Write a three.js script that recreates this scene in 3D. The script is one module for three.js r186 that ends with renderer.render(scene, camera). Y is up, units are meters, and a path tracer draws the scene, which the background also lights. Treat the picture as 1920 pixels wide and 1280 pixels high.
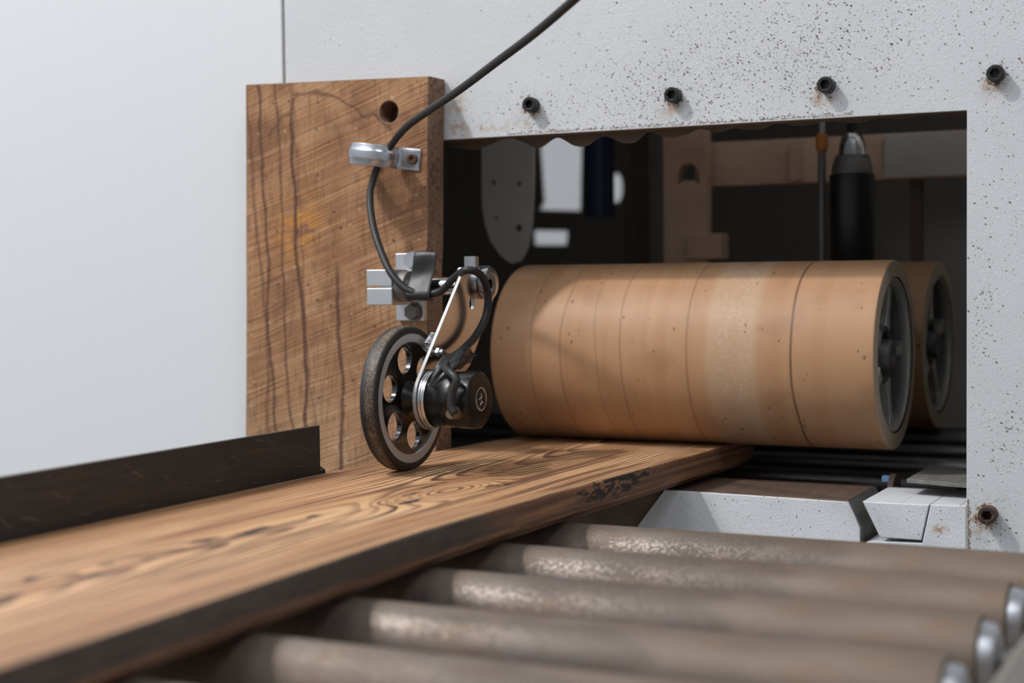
import * as THREE from 'three';
import { RectAreaLightUniformsLib } from 'three/addons/lights/RectAreaLightUniformsLib.js';
import { RoundedBoxGeometry } from 'three/addons/geometries/RoundedBoxGeometry.js';
import { mergeGeometries } from 'three/addons/utils/BufferGeometryUtils.js';

// ---------------------------------------------------------------- camera, light, exposure
const scene = new THREE.Scene();
scene.background = new THREE.Color(0x000000);
const F = 2900, PP = [960, 640];                       // focal length in pixels of the 1920x1280 frame
const camera = new THREE.PerspectiveCamera(2 * Math.atan(640 / F) * 180 / Math.PI, 1.5, 0.02, 40);
const CX = new THREE.Vector3(0.8959, -0.0084, 0.4443).normalize();   // world axes seen by the camera
let CZ = new THREE.Vector3(-0.4442, -0.0417, 0.895); CZ.addScaledVector(CX, -CX.dot(CZ)).normalize();
const CY = new THREE.Vector3().crossVectors(CZ, CX);
const CPOS = new THREE.Vector3(0.8131, 0.1987, 1.3873);
const rot = new THREE.Matrix4().set(CX.x, CX.y, CX.z, 0, CY.x, CY.y, CY.z, 0, CZ.x, CZ.y, CZ.z, 0, 0, 0, 0, 1);
camera.quaternion.setFromRotationMatrix(rot);
camera.position.copy(CPOS);
camera.focus = 1.60;
camera.userData.fStop = 3.3;
scene.add(camera);
const renderer = new THREE.WebGLRenderer();
renderer.toneMapping = THREE.LinearToneMapping;
renderer.toneMappingExposure = 0.57;
renderer.shadowMap.enabled = true;
RectAreaLightUniformsLib.init();

const LAMP = [-1.56, 3.25, 1.50], LAMP_AIM = [0.2, 0.05, -0.1], LAMP_CANDELA = 50;
const PANEL_LIGHT = 10.5;                               // unseen ceiling panels, added as fill light
const ROOM = { x0: -4.0, x1: 4.4, y0: -0.9, y1: 4.0, z0: -3.4, z1: 4.8 };

// a pixel's ray meets the plane axis = value
function at(u, v, axis, value) {
  const d = new THREE.Vector3(u - PP[0], -(v - PP[1]), -F).applyMatrix4(rot);
  const t = (value - CPOS.getComponent(axis)) / d.getComponent(axis);
  return d.multiplyScalar(t).add(CPOS);
}

// ---------------------------------------------------------------- helpers
function rng(seed) { let a = seed >>> 0; return () => { a = (a + 0x6D2B79F5) | 0; let t = Math.imul(a ^ (a >>> 15), 1 | a); t = (t + Math.imul(t ^ (t >>> 7), 61 | t)) ^ t; return ((t ^ (t >>> 14)) >>> 0) / 4294967296; }; }
const H = new Float32Array(65536); { const r = rng(7); for (let i = 0; i < 65536; i++) H[i] = r(); }
function vn(x, y, s = 0) {
  const xi = Math.floor(x), yi = Math.floor(y), fx = x - xi, fy = y - yi, u = fx * fx * (3 - 2 * fx), v = fy * fy * (3 - 2 * fy);
  const X = xi & 255, X1 = (xi + 1) & 255, Y = ((yi + s * 37) & 255) << 8, Y1 = ((yi + 1 + s * 37) & 255) << 8;
  const a = H[X | Y], b = H[X1 | Y], c = H[X | Y1], d = H[X1 | Y1];
  return a + (b - a) * u + (c - a + (a - b - c + d) * u) * v;
}
const fbm = (x, y, s = 0, o = 4) => { let t = 0, a = 0.5, n = 0; for (let i = 0; i < o; i++) { t += a * vn(x, y, s + i * 3); n += a; a *= 0.5; x *= 2.03; y *= 2.03; } return t / n; };
const sst = (a, b, x) => { const t = Math.min(1, Math.max(0, (x - a) / (b - a))); return t * t * (3 - 2 * t); };
const mix = (a, b, t) => a + (b - a) * t;
const mix3 = (a, b, t) => [mix(a[0], b[0], t), mix(a[1], b[1], t), mix(a[2], b[2], t)];
// texture computed texel by texel over [x0,x1] x [y0,y1] metres; uv of the geometry are metres
function texture(w, h, box, fn, { srgb = true, wrap = THREE.ClampToEdgeWrapping } = {}) {
  const d = new Uint8Array(w * h * 4), [x0, x1, y0, y1] = box;
  for (let j = 0; j < h; j++) for (let i = 0; i < w; i++) {
    const c = fn(x0 + (x1 - x0) * (i + 0.5) / w, y0 + (y1 - y0) * (j + 0.5) / h), k = (j * w + i) * 4;
    if (typeof c === 'number') d[k] = d[k + 1] = d[k + 2] = Math.max(0, Math.min(255, c * 255));
    else for (let q = 0; q < 3; q++) d[k + q] = Math.max(0, Math.min(255, c[q]));
    d[k + 3] = 255;
  }
  const t = new THREE.DataTexture(d, w, h);
  t.magFilter = THREE.LinearFilter; t.minFilter = THREE.LinearMipmapLinearFilter; t.generateMipmaps = true;
  t.wrapS = t.wrapT = wrap;
  if (srgb) t.colorSpace = THREE.SRGBColorSpace;
  t.repeat.set(1 / (x1 - x0), 1 / (y1 - y0)); t.offset.set(-x0 / (x1 - x0), -y0 / (y1 - y0));
  t.needsUpdate = true;
  return t;
}
// scattered round spots, one at most in each cell: 0 outside, 1 inside
function dots(x, y, scale, seed, share, size) {
  const u = x * scale, v = y * scale, i = Math.floor(u), j = Math.floor(v); let m = 0;
  for (let b = -1; b <= 1; b++) for (let a = -1; a <= 1; a++) {
    const k = (((i + a) & 255) | (((j + b + seed * 61) & 255) << 8)), h = H[k], h2 = H[(k * 7 + 131) & 65535], h3 = H[(k * 13 + 977) & 65535];
    if (h > share) continue;
    const r = size * (0.4 + 0.6 * h3), d = Math.hypot(u - (i + a + h2), (v - (j + b + h3)) * 1.2);
    m = Math.max(m, sst(r, r * 0.45, d + 0.25 * r * (vn(u * 9, v * 9, seed) - 0.5)));
  }
  return m;
}
const std = (o) => new THREE.MeshStandardMaterial(o);
const phys = (o) => new THREE.MeshPhysicalMaterial(o);
function mesh(parent, name, geo, mat, label) {
  const m = new THREE.Mesh(geo, mat); m.name = name; m.castShadow = m.receiveShadow = true;
  if (label) m.userData.label = label;
  parent.add(m); return m;
}
const used = {};
function numbered(n) { if (!(n in used)) { used[n] = 0; return n; } used[n]++; return n + '_' + String(used[n]).padStart(3, '0'); }
function tag(o, label, category, group) { o.userData.label = label; o.userData.category = category; if (group) o.userData.group = group; return o; }
function thing(name, label, category, pos = [0, 0, 0], group) {
  const g = new THREE.Group(); g.name = numbered(name); g.position.set(...pos); scene.add(g); return tag(g, label, category, group);
}
function single(name, geo, mat, label, category, group) { return tag(mesh(scene, numbered(name), geo, mat), label, category, group); }
function structure(name, geo, mat) { const m = mesh(scene, name, geo, mat); m.userData.kind = 'structure'; return m; }
const box = (x0, x1, y0, y1, z0, z1, r = 0) => {
  const w = x1 - x0, h = y1 - y0, d = z1 - z0;
  const g = r ? new RoundedBoxGeometry(w, h, d, 2, Math.min(r, w / 2.01, h / 2.01, d / 2.01)) : new THREE.BoxGeometry(w, h, d);
  return g.translate((x0 + x1) / 2, (y0 + y1) / 2, (z0 + z1) / 2);
};
const cylX = (r, x0, x1, y, z, seg = 40) => new THREE.CylinderGeometry(r, r, x1 - x0, seg).rotateZ(Math.PI / 2).translate((x0 + x1) / 2, y, z);
const cylY = (r, y0, y1, x, z, seg = 40) => new THREE.CylinderGeometry(r, r, y1 - y0, seg).translate(x, (y0 + y1) / 2, z);
// profile [[x, r], ...] turned about the x axis
const latheX = (pts, seg = 72) => new THREE.LatheGeometry(pts.map(([x, r]) => new THREE.Vector2(r, x)), seg).rotateZ(-Math.PI / 2);
// a plate in the y-z plane: points [z, y], thickness from x0 to x1
function plateX(pts, x0, x1, holes = [], bevel = 0.0006) {
  const s = pts instanceof THREE.Shape ? pts : new THREE.Shape(pts.map(([z, y]) => new THREE.Vector2(-z, y)));
  for (const h of holes) s.holes.push(h);
  const g = new THREE.ExtrudeGeometry(s, { depth: x1 - x0 - 2 * bevel, bevelEnabled: bevel > 0, bevelThickness: bevel, bevelSize: bevel, bevelOffset: -bevel, bevelSegments: 2, curveSegments: 24 });
  return g.translate(0, 0, bevel).rotateY(Math.PI / 2).translate(x0, 0, 0);
}
// a plate facing z: points [x, y], from z0 to z1
function plateZ(pts, z0, z1, holes = [], bevel = 0.0006) {
  const s = pts instanceof THREE.Shape ? pts : new THREE.Shape(pts.map(([x, y]) => new THREE.Vector2(x, y)));
  for (const h of holes) s.holes.push(h);
  const g = new THREE.ExtrudeGeometry(s, { depth: z1 - z0 - 2 * bevel, bevelEnabled: bevel > 0, bevelThickness: bevel, bevelSize: bevel, bevelOffset: -bevel, bevelSegments: 2, curveSegments: 24 });
  return g.translate(0, 0, z0 + bevel);
}
const circlePath = (x, y, r, n = 28) => new THREE.Path(Array.from({ length: n }, (_, i) => new THREE.Vector2(x + r * Math.cos(-i * 2 * Math.PI / n), y + r * Math.sin(-i * 2 * Math.PI / n))));
// tube of changing radius along points, with round ends
function sweep(points, radius, { n = 160, seg = 16, flat = 1 } = {}) {
  const c = new THREE.CatmullRomCurve3(points, false, 'centripetal'), fr = c.computeFrenetFrames(n, false), pos = [], uv = [], idx = [];
  const len = c.getLength();
  const R = typeof radius === 'function' ? radius : () => radius;
  for (let i = 0; i <= n; i++) {
    const t = i / n, p = c.getPointAt(t), N = fr.normals[i], B = fr.binormals[i];
    for (let j = 0; j <= seg; j++) {
      const a = j / seg * 2 * Math.PI, r = R(t, a), cs = Math.cos(a) * r, sn = Math.sin(a) * r * flat;
      pos.push(p.x + N.x * cs + B.x * sn, p.y + N.y * cs + B.y * sn, p.z + N.z * cs + B.z * sn); uv.push(j / seg * 0.03, t * len);
    }
  }
  for (let i = 0; i < n; i++) for (let j = 0; j < seg; j++) { const a = i * (seg + 1) + j, b = a + seg + 1; idx.push(a, b, a + 1, b, b + 1, a + 1); }
  for (const [i, s] of [[0, 1], [n, -1]]) { const p = c.getPointAt(i / n), k = pos.length / 3; pos.push(p.x, p.y, p.z); uv.push(0, 0); for (let j = 0; j < seg; j++) { const a = i * (seg + 1) + j; s > 0 ? idx.push(k, a, a + 1) : idx.push(k, a + 1, a); } }
  const g = new THREE.BufferGeometry();
  g.setAttribute('position', new THREE.Float32BufferAttribute(pos, 3)); g.setAttribute('uv', new THREE.Float32BufferAttribute(uv, 2)); g.setIndex(idx); g.computeVertexNormals();
  return g;
}
// hexagon bolt head or nut along an axis
const hexHead = (r, h) => new THREE.CylinderGeometry(r, r, h, 6);
const flatNormals = (g) => { const q = g.toNonIndexed(); q.computeVertexNormals(); return q; };
// socket-head cap screw pointing +z, base at z = 0
function capScrew(r, h) {
  const s = new THREE.Shape(); s.absarc(0, 0, r, 0, Math.PI * 2, false);
  const hx = new THREE.Path(); for (let i = 0; i <= 6; i++) { const a = -i * Math.PI / 3; const x = Math.cos(a) * r * 0.56, y = Math.sin(a) * r * 0.56; i ? hx.lineTo(x, y) : hx.moveTo(x, y); }
  s.holes.push(hx);
  const bev = r * 0.12;
  const ring = new THREE.ExtrudeGeometry(s, { depth: h * 0.6 - 2 * bev, bevelEnabled: true, bevelThickness: bev, bevelSize: bev, bevelOffset: -bev, bevelSegments: 3, curveSegments: 24 }).translate(0, 0, h * 0.4 + bev);
  const body = new THREE.CylinderGeometry(r * 0.985, r * 0.985, h * 0.45, 40).rotateX(Math.PI / 2).translate(0, 0, h * 0.225).toNonIndexed();
  return mergeGeometries([ring, body]);
}

// ---------------------------------------------------------------- materials
const noiseBump = texture(256, 256, [0, 0.06, 0, 0.06], (x, y) => fbm(x * 1066.7 / 2, y * 1066.7 / 2, 2, 3), { srgb: false, wrap: THREE.MirroredRepeatWrapping });
const M = {};
// white powder coat with dirt specks, metres of the front panel
const specks = (() => {
  const W = 2048, Hh = 1408, x0 = -0.29, x1 = 0.79, y0 = -0.14, y1 = 0.60, g = new Float32Array(W * Hh), hue = new Float32Array(W * Hh), r = rng(21);
  const bolts = [[0.0493, 0.393], [0.220, 0.393], [0.388, 0.393], [0.558, 0.393], [0.549, -0.043]];
  const dens = (x, y) => {
    let d = 0.008;
    d += 1.0 * Math.exp(-(((x - 0.32) / 0.14) ** 2) - (((y - 0.425) / 0.05) ** 2));
    d += 0.65 * Math.exp(-(((x - 0.20) / 0.10) ** 2) - (((y - 0.39) / 0.03) ** 2));
    d += 0.35 * Math.exp(-(((x - 0.05) / 0.09) ** 2) - (((y - 0.385) / 0.022) ** 2));
    d += 0.20 * Math.exp(-(((x - 0.50) / 0.16) ** 2) - (((y - 0.47) / 0.06) ** 2));
    d += 0.75 * Math.exp(-(((x - 0.575) / 0.018) ** 2) - (((y - 0.03) / 0.035) ** 2));
    d += 0.45 * Math.exp(-(((x - 0.548) / 0.012) ** 2) - (((y - 0.14) / 0.09) ** 2));
    d += 0.40 * Math.exp(-(((x - 0.55) / 0.03) ** 2) - (((y + 0.06) / 0.03) ** 2));
    d += 0.25 * Math.exp(-(((x - 0.60) / 0.05) ** 2) - (((y - 0.30) / 0.12) ** 2));
    for (const [bx, by] of bolts) d += 0.6 * Math.exp(-((x - bx) ** 2 + (y - by + 0.004) ** 2) / 0.00035);
    return 0.62 * d * (0.35 + 1.3 * fbm(x * 40, y * 40, 5, 3));
  };
  const put = (x, y, rad, al, h, ang, el) => {
    const ci = (x - x0) / (x1 - x0) * W, cj = (y - y0) / (y1 - y0) * Hh, R = Math.ceil(rad * el) + 1, ca = Math.cos(ang), sa = Math.sin(ang);
    for (let j = -R; j <= R; j++) for (let i = -R; i <= R; i++) {
      const a = Math.floor(ci) + i, b = Math.floor(cj) + j; if (a < 0 || b < 0 || a >= W || b >= Hh) continue;
      const dx = a + 0.5 - ci, dy = b + 0.5 - cj, p = (dx * ca + dy * sa) / el, q = -dx * sa + dy * ca, v = al * sst(rad + 0.5, rad - 0.5, Math.hypot(p, q));
      if (v > g[b * W + a]) { g[b * W + a] = v; hue[b * W + a] = h; }
    }
  };
  for (let k = 0; k < 150000; k++) {
    const x = mix(x0, x1, r()), y = mix(y0, y1, r()), a = r(), b = r(), c = r(), d = r();
    if (a < dens(x, y)) put(x, y, 0.4 + 1.05 * b * b * b, 0.3 + 0.65 * c, d < 0.25 ? 1 : 0, -0.6 + 0.5 * (d - 0.5), 1 + 0.9 * c);
  }
  for (const [bx, by] of bolts) for (let k = 0; k < 34; k++) { const a = r() * 6.283, q = 0.0075 + 0.006 * r() * r(); put(bx + Math.cos(a) * q + 0.001, by + Math.sin(a) * q, 0.8 + 2.2 * r(), 0.35 + 0.5 * r(), 1, r() * 3, 1.4); }
  // dirt lines along the lower edge over the opening and down the rusty joint beside it
  for (let k = 0; k < 420; k++) { const x = mix(0.02, 0.42, r()); put(x, 0.3625 + 0.004 * r() * r(), 0.5 + 0.8 * r(), 0.3 + 0.5 * r(), r() < 0.5 ? 1 : 0, 0, 2.2); }
  for (let k = 0; k < 260; k++) put(0.533 + 0.004 * r() * r(), mix(-0.09, -0.03, r()), 0.5 + 0.9 * r(), 0.4 + 0.4 * r(), r() < 0.6 ? 1 : 0, 1.57, 1.6);
  return texture(W, Hh, [x0, x1, y0, y1], (x, y) => {
    const i = Math.min(W - 1, Math.floor((x - x0) / (x1 - x0) * W)), j = Math.min(Hh - 1, Math.floor((y - y0) / (y1 - y0) * Hh)), k = j * W + i;
    let c = mix3([206, 209, 212], [198, 201, 204], fbm(x * 14, y * 14, 3, 3));
    // tan smears: beside the block, under each bolt, and a wipe mark on the lower right
    const sm = (cx, cy, rx, ry, a) => { const e = ((x - cx) / rx) ** 2 + ((y - cy) / ry) ** 2; if (e < 4) c = mix3(c, [176, 150, 126], a * Math.exp(-e) * sst(0.35, 0.7, fbm(x * 160, y * 160, 9, 3)) ); };
    sm(-0.045, 0.385, 0.012, 0.03, 0.8); sm(0.0, 0.372, 0.05, 0.006, 0.4);
    for (const [bx, by] of bolts) { sm(bx - 0.002, by - 0.012, 0.011, 0.009, 0.75); }
    sm(0.541, -0.048, 0.012, 0.010, 0.9);
    if (g[k] > 0) c = mix3(c, hue[k] ? [92, 58, 34] : [50, 47, 40], g[k]);
    return c;
  });
})();
const peel = texture(512, 512, [0, 0.16, 0, 0.16], (x, y) => fbm(x * 700, y * 520, 4, 2), { srgb: false, wrap: THREE.MirroredRepeatWrapping });
M.panel = phys({ color: 0xffffff, map: specks, roughness: 0.42, bumpMap: peel, bumpScale: 0.00022 });
M.cover = phys({ color: new THREE.Color().setRGB(0.66, 0.68, 0.70), roughness: 0.5, bumpMap: peel, bumpScale: 0.0001 });
M.black = std({ color: new THREE.Color().setRGB(0.012, 0.012, 0.012), roughness: 0.35 });
M.boltBlack = std({ color: new THREE.Color().setRGB(0.03, 0.029, 0.028), metalness: 0.6, roughness: 0.42 });
const rustTex = texture(256, 256, [0, 0.08, 0, 0.08], (x, y) => { const n = fbm(x * 160, y * 160, 8, 4), q = fbm(x * 520, y * 520, 12, 3); return mix3(mix3([52, 42, 36], [112, 74, 48], sst(0.4, 0.65, n)), [138, 112, 84], 0.6 * sst(0.58, 0.75, q)); }, { wrap: THREE.MirroredRepeatWrapping });
M.rust = std({ map: rustTex, roughness: 0.75, metalness: 0.2, bumpMap: noiseBump, bumpScale: 0.0004 });
M.steel = std({ color: new THREE.Color().setRGB(0.62, 0.63, 0.64), metalness: 1, roughness: 0.24, bumpMap: noiseBump, bumpScale: 0.00002 });
M.armSteel = std({ color: new THREE.Color().setRGB(0.52, 0.51, 0.50), metalness: 1, roughness: 0.2, bumpMap: noiseBump, bumpScale: 0.00003 });
M.encoderBlack = phys({ color: new THREE.Color().setRGB(0.008, 0.0078, 0.0075), roughness: 0.27, specularIntensity: 0.7, bumpMap: noiseBump, bumpScale: 0.00003 });
M.armEdge = std({ color: new THREE.Color().setRGB(0.36, 0.36, 0.36), metalness: 0.6, roughness: 0.55 });
M.satin = std({ color: new THREE.Color().setRGB(0.56, 0.56, 0.55), metalness: 0.75, roughness: 0.5 });
M.chrome = std({ color: new THREE.Color().setRGB(0.75, 0.76, 0.77), metalness: 1, roughness: 0.12 });
M.aluminium = std({ color: new THREE.Color().setRGB(0.66, 0.67, 0.69), metalness: 0.9, roughness: 0.36, bumpMap: noiseBump, bumpScale: 0.00004 });
M.zinc = std({ color: new THREE.Color().setRGB(0.58, 0.60, 0.63), metalness: 1, roughness: 0.28, bumpMap: noiseBump, bumpScale: 0.00006 });
M.barSteel = std({ color: new THREE.Color().setRGB(0.16, 0.155, 0.15), metalness: 0.8, roughness: 0.3, bumpMap: noiseBump, bumpScale: 0.00008 });
M.dullSteel = std({ color: new THREE.Color().setRGB(0.22, 0.21, 0.20), metalness: 0.7, roughness: 0.45, bumpMap: noiseBump, bumpScale: 0.00008 });
M.glossBlack = phys({ color: new THREE.Color().setRGB(0.006, 0.006, 0.006), roughness: 0.12, clearcoat: 1, clearcoatRoughness: 0.08 });
M.rubber = std({ color: new THREE.Color().setRGB(0.016, 0.0155, 0.015), roughness: 0.5, bumpMap: noiseBump, bumpScale: 0.00006 });
M.tape = std({ color: new THREE.Color().setRGB(0.013, 0.013, 0.013), roughness: 0.44, bumpMap: noiseBump, bumpScale: 0.00012 });
M.dark = std({ color: new THREE.Color().setRGB(0.022, 0.020, 0.018), roughness: 0.7 });
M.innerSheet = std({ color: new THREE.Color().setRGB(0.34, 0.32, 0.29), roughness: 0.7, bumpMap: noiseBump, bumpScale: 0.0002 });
M.darkBrown = std({ map: texture(256, 256, [0, 0.3, 0, 0.3], (x, y) => mix3([84, 70, 60], [120, 102, 88], fbm(x * 40, y * 40, 6, 4)), { wrap: THREE.MirroredRepeatWrapping }), roughness: 0.7 });
M.brownPart = std({ map: texture(256, 256, [0, 0.3, 0, 0.3], (x, y) => mix3([206, 172, 146], [228, 198, 170], fbm(x * 30, y * 30, 11, 4)), { wrap: THREE.MirroredRepeatWrapping }), roughness: 0.65 });
M.palePart = std({ color: new THREE.Color().setRGB(0.62, 0.56, 0.51), roughness: 0.6 });
M.greyPaint = std({ color: new THREE.Color().setRGB(0.66, 0.65, 0.62), roughness: 0.5 });
M.navy = std({ color: new THREE.Color().setRGB(0.02, 0.03, 0.07), roughness: 0.4 });

// brushed plank: growth rings cut flat, with knots and charred hollows; x across, z along
const knots = [[0.112, 0.115, 0.030, 0.085, 0.050], [0.085, 0.40, 0.012, 0.05, 0.009], [0.10, 0.20, 0.010, 0.03, 0.008], [0.088, 0.56, 0.012, 0.05, 0.008], [0.07, 0.62, 0.012, 0.03, 0.006]];
const chars = [[0.061, 0.607, 0.005, 0.010], [0.095, 0.578, 0.006, 0.022], [0.072, 0.545, 0.004, 0.010], [0.088, 0.515, 0.004, 0.012], [0.076, 0.432, 0.005, 0.020], [0.084, 0.385, 0.006, 0.030], [0.087, 0.303, 0.004, 0.016], [0.118, 0.197, 0.0055, 0.022], [0.096, 0.155, 0.003, 0.020], [0.139, 0.075, 0.004, 0.014], [0.15, 0.064, 0.003, 0.010], [0.085, 0.10, 0.0022, 0.035]];
function plankField(x, z) {
  const xp = 0.092 + 0.018 * (vn(z * 2.2, 3.3, 1) - 0.5) + 0.006 * (vn(z * 9, 1.3, 2) - 0.5);
  let dx = x - xp + 0.006 * (fbm(x * 30, z * 5, 4, 3) - 0.5);
  let f = Math.sqrt(dx * dx + 0.0012) + 0.020 * Math.sin(z * 4.2 + 0.7) * Math.exp(-dx * dx / 0.004);
  for (const [kx, kz, wx, wz, a] of knots) { const e = ((x - kx) / wx) ** 2 + ((z - kz) / wz) ** 2; if (e < 9) f += a * Math.exp(-e); }
  f += 0.0035 * (fbm(x * 60, z * 9, 8, 3) - 0.5);
  const ring = f * 168, s = ring - Math.floor(ring), id = Math.floor(ring);
  const strength = 0.30 + 0.70 * sst(0.15, 0.75, vn(id * 0.73, z * 3.1, 6));
  const late = sst(0.40, 0.88, s) * sst(1.0, 0.93, s) * strength;
  let ch = 0;
  for (const [cx, cz, rx, rz] of chars) { const e = Math.hypot((x - cx + 0.4 * rx * Math.sin(z * 90)) / rx, (z - cz) / rz) + 0.9 * (fbm(x * 260, z * 70, 15, 3) - 0.5); ch = Math.max(ch, sst(1.05, 0.55, e)); }
  return { late, ch };
}
const plankBox = [-0.085, 0.265, -0.62, 1.02];
const plankTop = texture(1024, 2048, plankBox, (x, z) => {
  const { late, ch } = plankField(x, z), b = fbm(x * 22, z * 3, 17, 4), fine = fbm(x * 900, z * 22, 19, 3);
  let c = mix3([212, 173, 130], [188, 145, 102], sst(0.3, 0.7, b));
  c = mix3(c, [194, 144, 100], 0.5 * sst(0.55, 0.75, fbm(x * 12, z * 2.2, 23, 3)));
  const streak = sst(0.52, 0.75, fbm(x * 75, z * 3.2, 29, 3));
  c = mix3(c, [136, 90, 58], 0.5 * streak);
  c = mix3(c, [70, 43, 28], Math.min(1, 1.0 * late));
  c = mix3(c, [74, 47, 31], 0.6 * sst(0.64, 0.74, fbm(x * 150, z * 2.6, 171, 3)));   // dark pores drawn out along the grain
  c = mix3(c, [130, 88, 60], 0.3 * sst(0.45, 0.8, fine));
  // wane of the plank: browner stripe along its left edge
  c = mix3(c, [40, 30, 26], 0.93 * ch);
  return c;
});
const plankBump = texture(1024, 2048, plankBox, (x, z) => { const { late, ch } = plankField(x, z); return 0.55 + 0.35 * late - 0.5 * ch + 0.12 * (fbm(x * 900, z * 20, 19, 2) - 0.5); }, { srgb: false });
M.plankTop = std({ map: plankTop, roughness: 0.62, bumpMap: plankBump, bumpScale: 0.0012 });
// its edge: z along, y up
const plankEdge = texture(2048, 128, [-0.62, 1.02, -0.04, 0.004], (z, y) => {
  const n = fbm(z * 10, y * 260 + 0.6 * Math.sin(z * 6), 31, 4), g = Math.sin((y * 900) + 3 * fbm(z * 6, y * 90, 33, 3)) * 0.5 + 0.5, q = fbm(z * 60, y * 300, 35, 3);
  let c = mix3([164, 116, 82], [110, 77, 56], n);
  c = mix3(c, [80, 55, 40], 0.6 * g * sst(0.35, 0.6, n));
  // charred skin left on the edge
  const skin = sst(-0.27, 0.03, z) * 0.0 + sst(0.17, 0.26, z + 0.05 * (q - 0.5) + (y + 0.012) * -2.2);
  const skinTop = sst(-0.0215, -0.0175, y + 0.006 * (fbm(z * 14, 2.2, 37, 3) - 0.5));
  c = mix3(c, mix3([66, 57, 52], [92, 80, 72], q), 0.95 * skin * skinTop);
  const patch = sst(1.1, 0.8, Math.hypot((z + 0.045 + y * 1.3) / 0.085, (y + 0.008) / 0.012) + 0.8 * (q - 0.5));
  c = mix3(c, [38, 31, 27], 0.9 * patch * sst(0.36, 0.5, fbm(z * 120, y * 420, 39, 2)));
  return c;
});
M.plankEdge = std({ map: plankEdge, roughness: 0.8, bumpMap: noiseBump, bumpScale: 0.0008 });

// rough-sawn block: saw marks rising to the right, cracks running down
const crackLines = [[-0.302, 0.0035, 1, 0.5], [-0.283, 0.0030, 2, 0.8], [-0.264, 0.0026, 3, 0.65], [-0.243, 0.0034, 4, 1.0], [-0.186, 0.0036, 5, 0.9], [-0.232, 0.0018, 6, 0.4], [-0.12, 0.002, 7, 0.25]];
const blockFace = texture(1024, 1536, [-0.34, -0.03, -0.1, 0.46], (x, y) => {
  const saw = vn((y - x * 0.34) * 820 + 5 * fbm(x * 12, y * 12, 41, 2), x * 14, 42), saw2 = vn((y - x * 0.30) * 190, x * 9, 43), n = fbm(x * 26, y * 22, 44, 4), fib = fbm(x * 420, y * 60, 45, 3);
  let c = mix3([168, 126, 90], [132, 92, 62], sst(0.25, 0.75, n));
  c = mix3(c, [178, 146, 112], 0.55 * sst(0.22, 0.02, y + 0.05 * (n - 0.5)));
  c = mix3(c, [150, 108, 72], 0.5 * sst(0.42, 0.62, fbm(x * 9, y * 9, 46, 3)));
  c = mix3(c, [96, 64, 42], 0.34 * sst(0.5, 0.9, saw) * (0.4 + 0.9 * n));
  c = mix3(c, [196, 160, 122], 0.30 * sst(0.62, 0.9, saw2));
  c = mix3(c, [98, 68, 48], 0.35 * sst(0.5, 0.8, fib));
  const or = Math.exp(-(((x + 0.243) / 0.034) ** 2) - (((y - 0.262) / 0.035) ** 2)); c = mix3(c, [190, 128, 58], 0.9 * or * sst(0.3, 0.62, fbm(x * 90, y * 140, 47, 3)));
  for (const [lx, w, s, k] of crackLines) {
    const u = lx + 0.013 * (fbm(y * 7, s * 5.1, 50 + s, 3) - 0.5) * 2 + 0.004 * (fbm(y * 40, s * 3.1, 60 + s, 3) - 0.5) - (y - 0.2) * 0.035 * (s === 5 ? 0 : 1) ;
    const live = s === 5 ? sst(0.235, 0.19, y) : s === 4 ? sst(0.42, 0.38, y) : 1, d = Math.abs(x - u) / w;
    c = mix3(c, [74, 46, 34], 0.8 * k * live * sst(1.1, 0.2, d + 0.7 * (fbm(x * 300, y * 90, 70, 2) - 0.5)));
  }
  // arching ring near the top and small dark pits
  const arc = Math.abs(Math.hypot((x + 0.2) / 0.075, (y - 0.37) / 0.045) - 1 + 0.9 * (fbm(x * 30, y * 30, 72, 2) - 0.5)); if (y > 0.37) c = mix3(c, [84, 54, 38], 0.6 * sst(0.07, 0.0, arc));
  c = mix3(c, [62, 42, 32], 0.6 * dots(x, y, 45, 7, 0.16, 0.16));
  c = mix3(c, [205, 190, 170], 0.4 * dots(x + 0.3, y, 60, 9, 0.14, 0.2));
  return c;
});
const blockBump = texture(512, 768, [-0.34, -0.03, -0.1, 0.46], (x, y) => 0.5 + 0.5 * (vn((y - x * 0.34) * 620 + 5 * fbm(x * 12, y * 12, 41, 2), x * 14, 42) - 0.5) + 0.5 * (fbm(x * 60, y * 40, 78, 3) - 0.5), { srgb: false });
M.block = std({ map: blockFace, roughness: 0.82, bumpMap: blockBump, bumpScale: 0.0010 });
M.blockSide = std({ map: texture(256, 256, [0, 0.16, 0, 0.16], (a, b) => mix3(mix3([150, 120, 96], [108, 80, 62], fbm(a * 18, b * 18, 81, 3)), [80, 56, 42], 0.6 * sst(0.5, 0.8, fbm(a * 240, b * 240, 83, 2))), { wrap: THREE.MirroredRepeatWrapping }), roughness: 0.85, bumpMap: noiseBump, bumpScale: 0.0006 });

// conveyor tubes: worn brown steel, pale specks of rubbing and painted sheen (u around, v along, both metres)
const tubeWearSheen = (u, v) => sst(0.42, 0.62, fbm(u * 800, v * 560, 90, 2) * 0.6 + fbm(u * 40, v * 20, 94, 2) * 0.4) * mix(0.12, 1, sst(0.72, 0.48, v));   // rub wear and painted sheen kept mostly to the left half
const tubeMap = texture(512, 2048, [0, 0.19, 0, 0.9], (u, v) => {
  const n = fbm(u * 40, v * 16, 91, 4), r = fbm(u * 70, v * 30, 92, 4);
  let c = mix3([126, 113, 101], [100, 86, 75], n); c = mix3(c, [122, 94, 74], 0.45 * sst(0.5, 0.75, r)); c = mix3(c, [78, 70, 66], 0.5 * sst(0.55, 0.75, fbm(u * 24, v * 9, 93, 3)));
  return mix3(c, [140, 135, 129], 0.5 * tubeWearSheen(u, v));
}, { wrap: THREE.MirroredRepeatWrapping });
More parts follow.
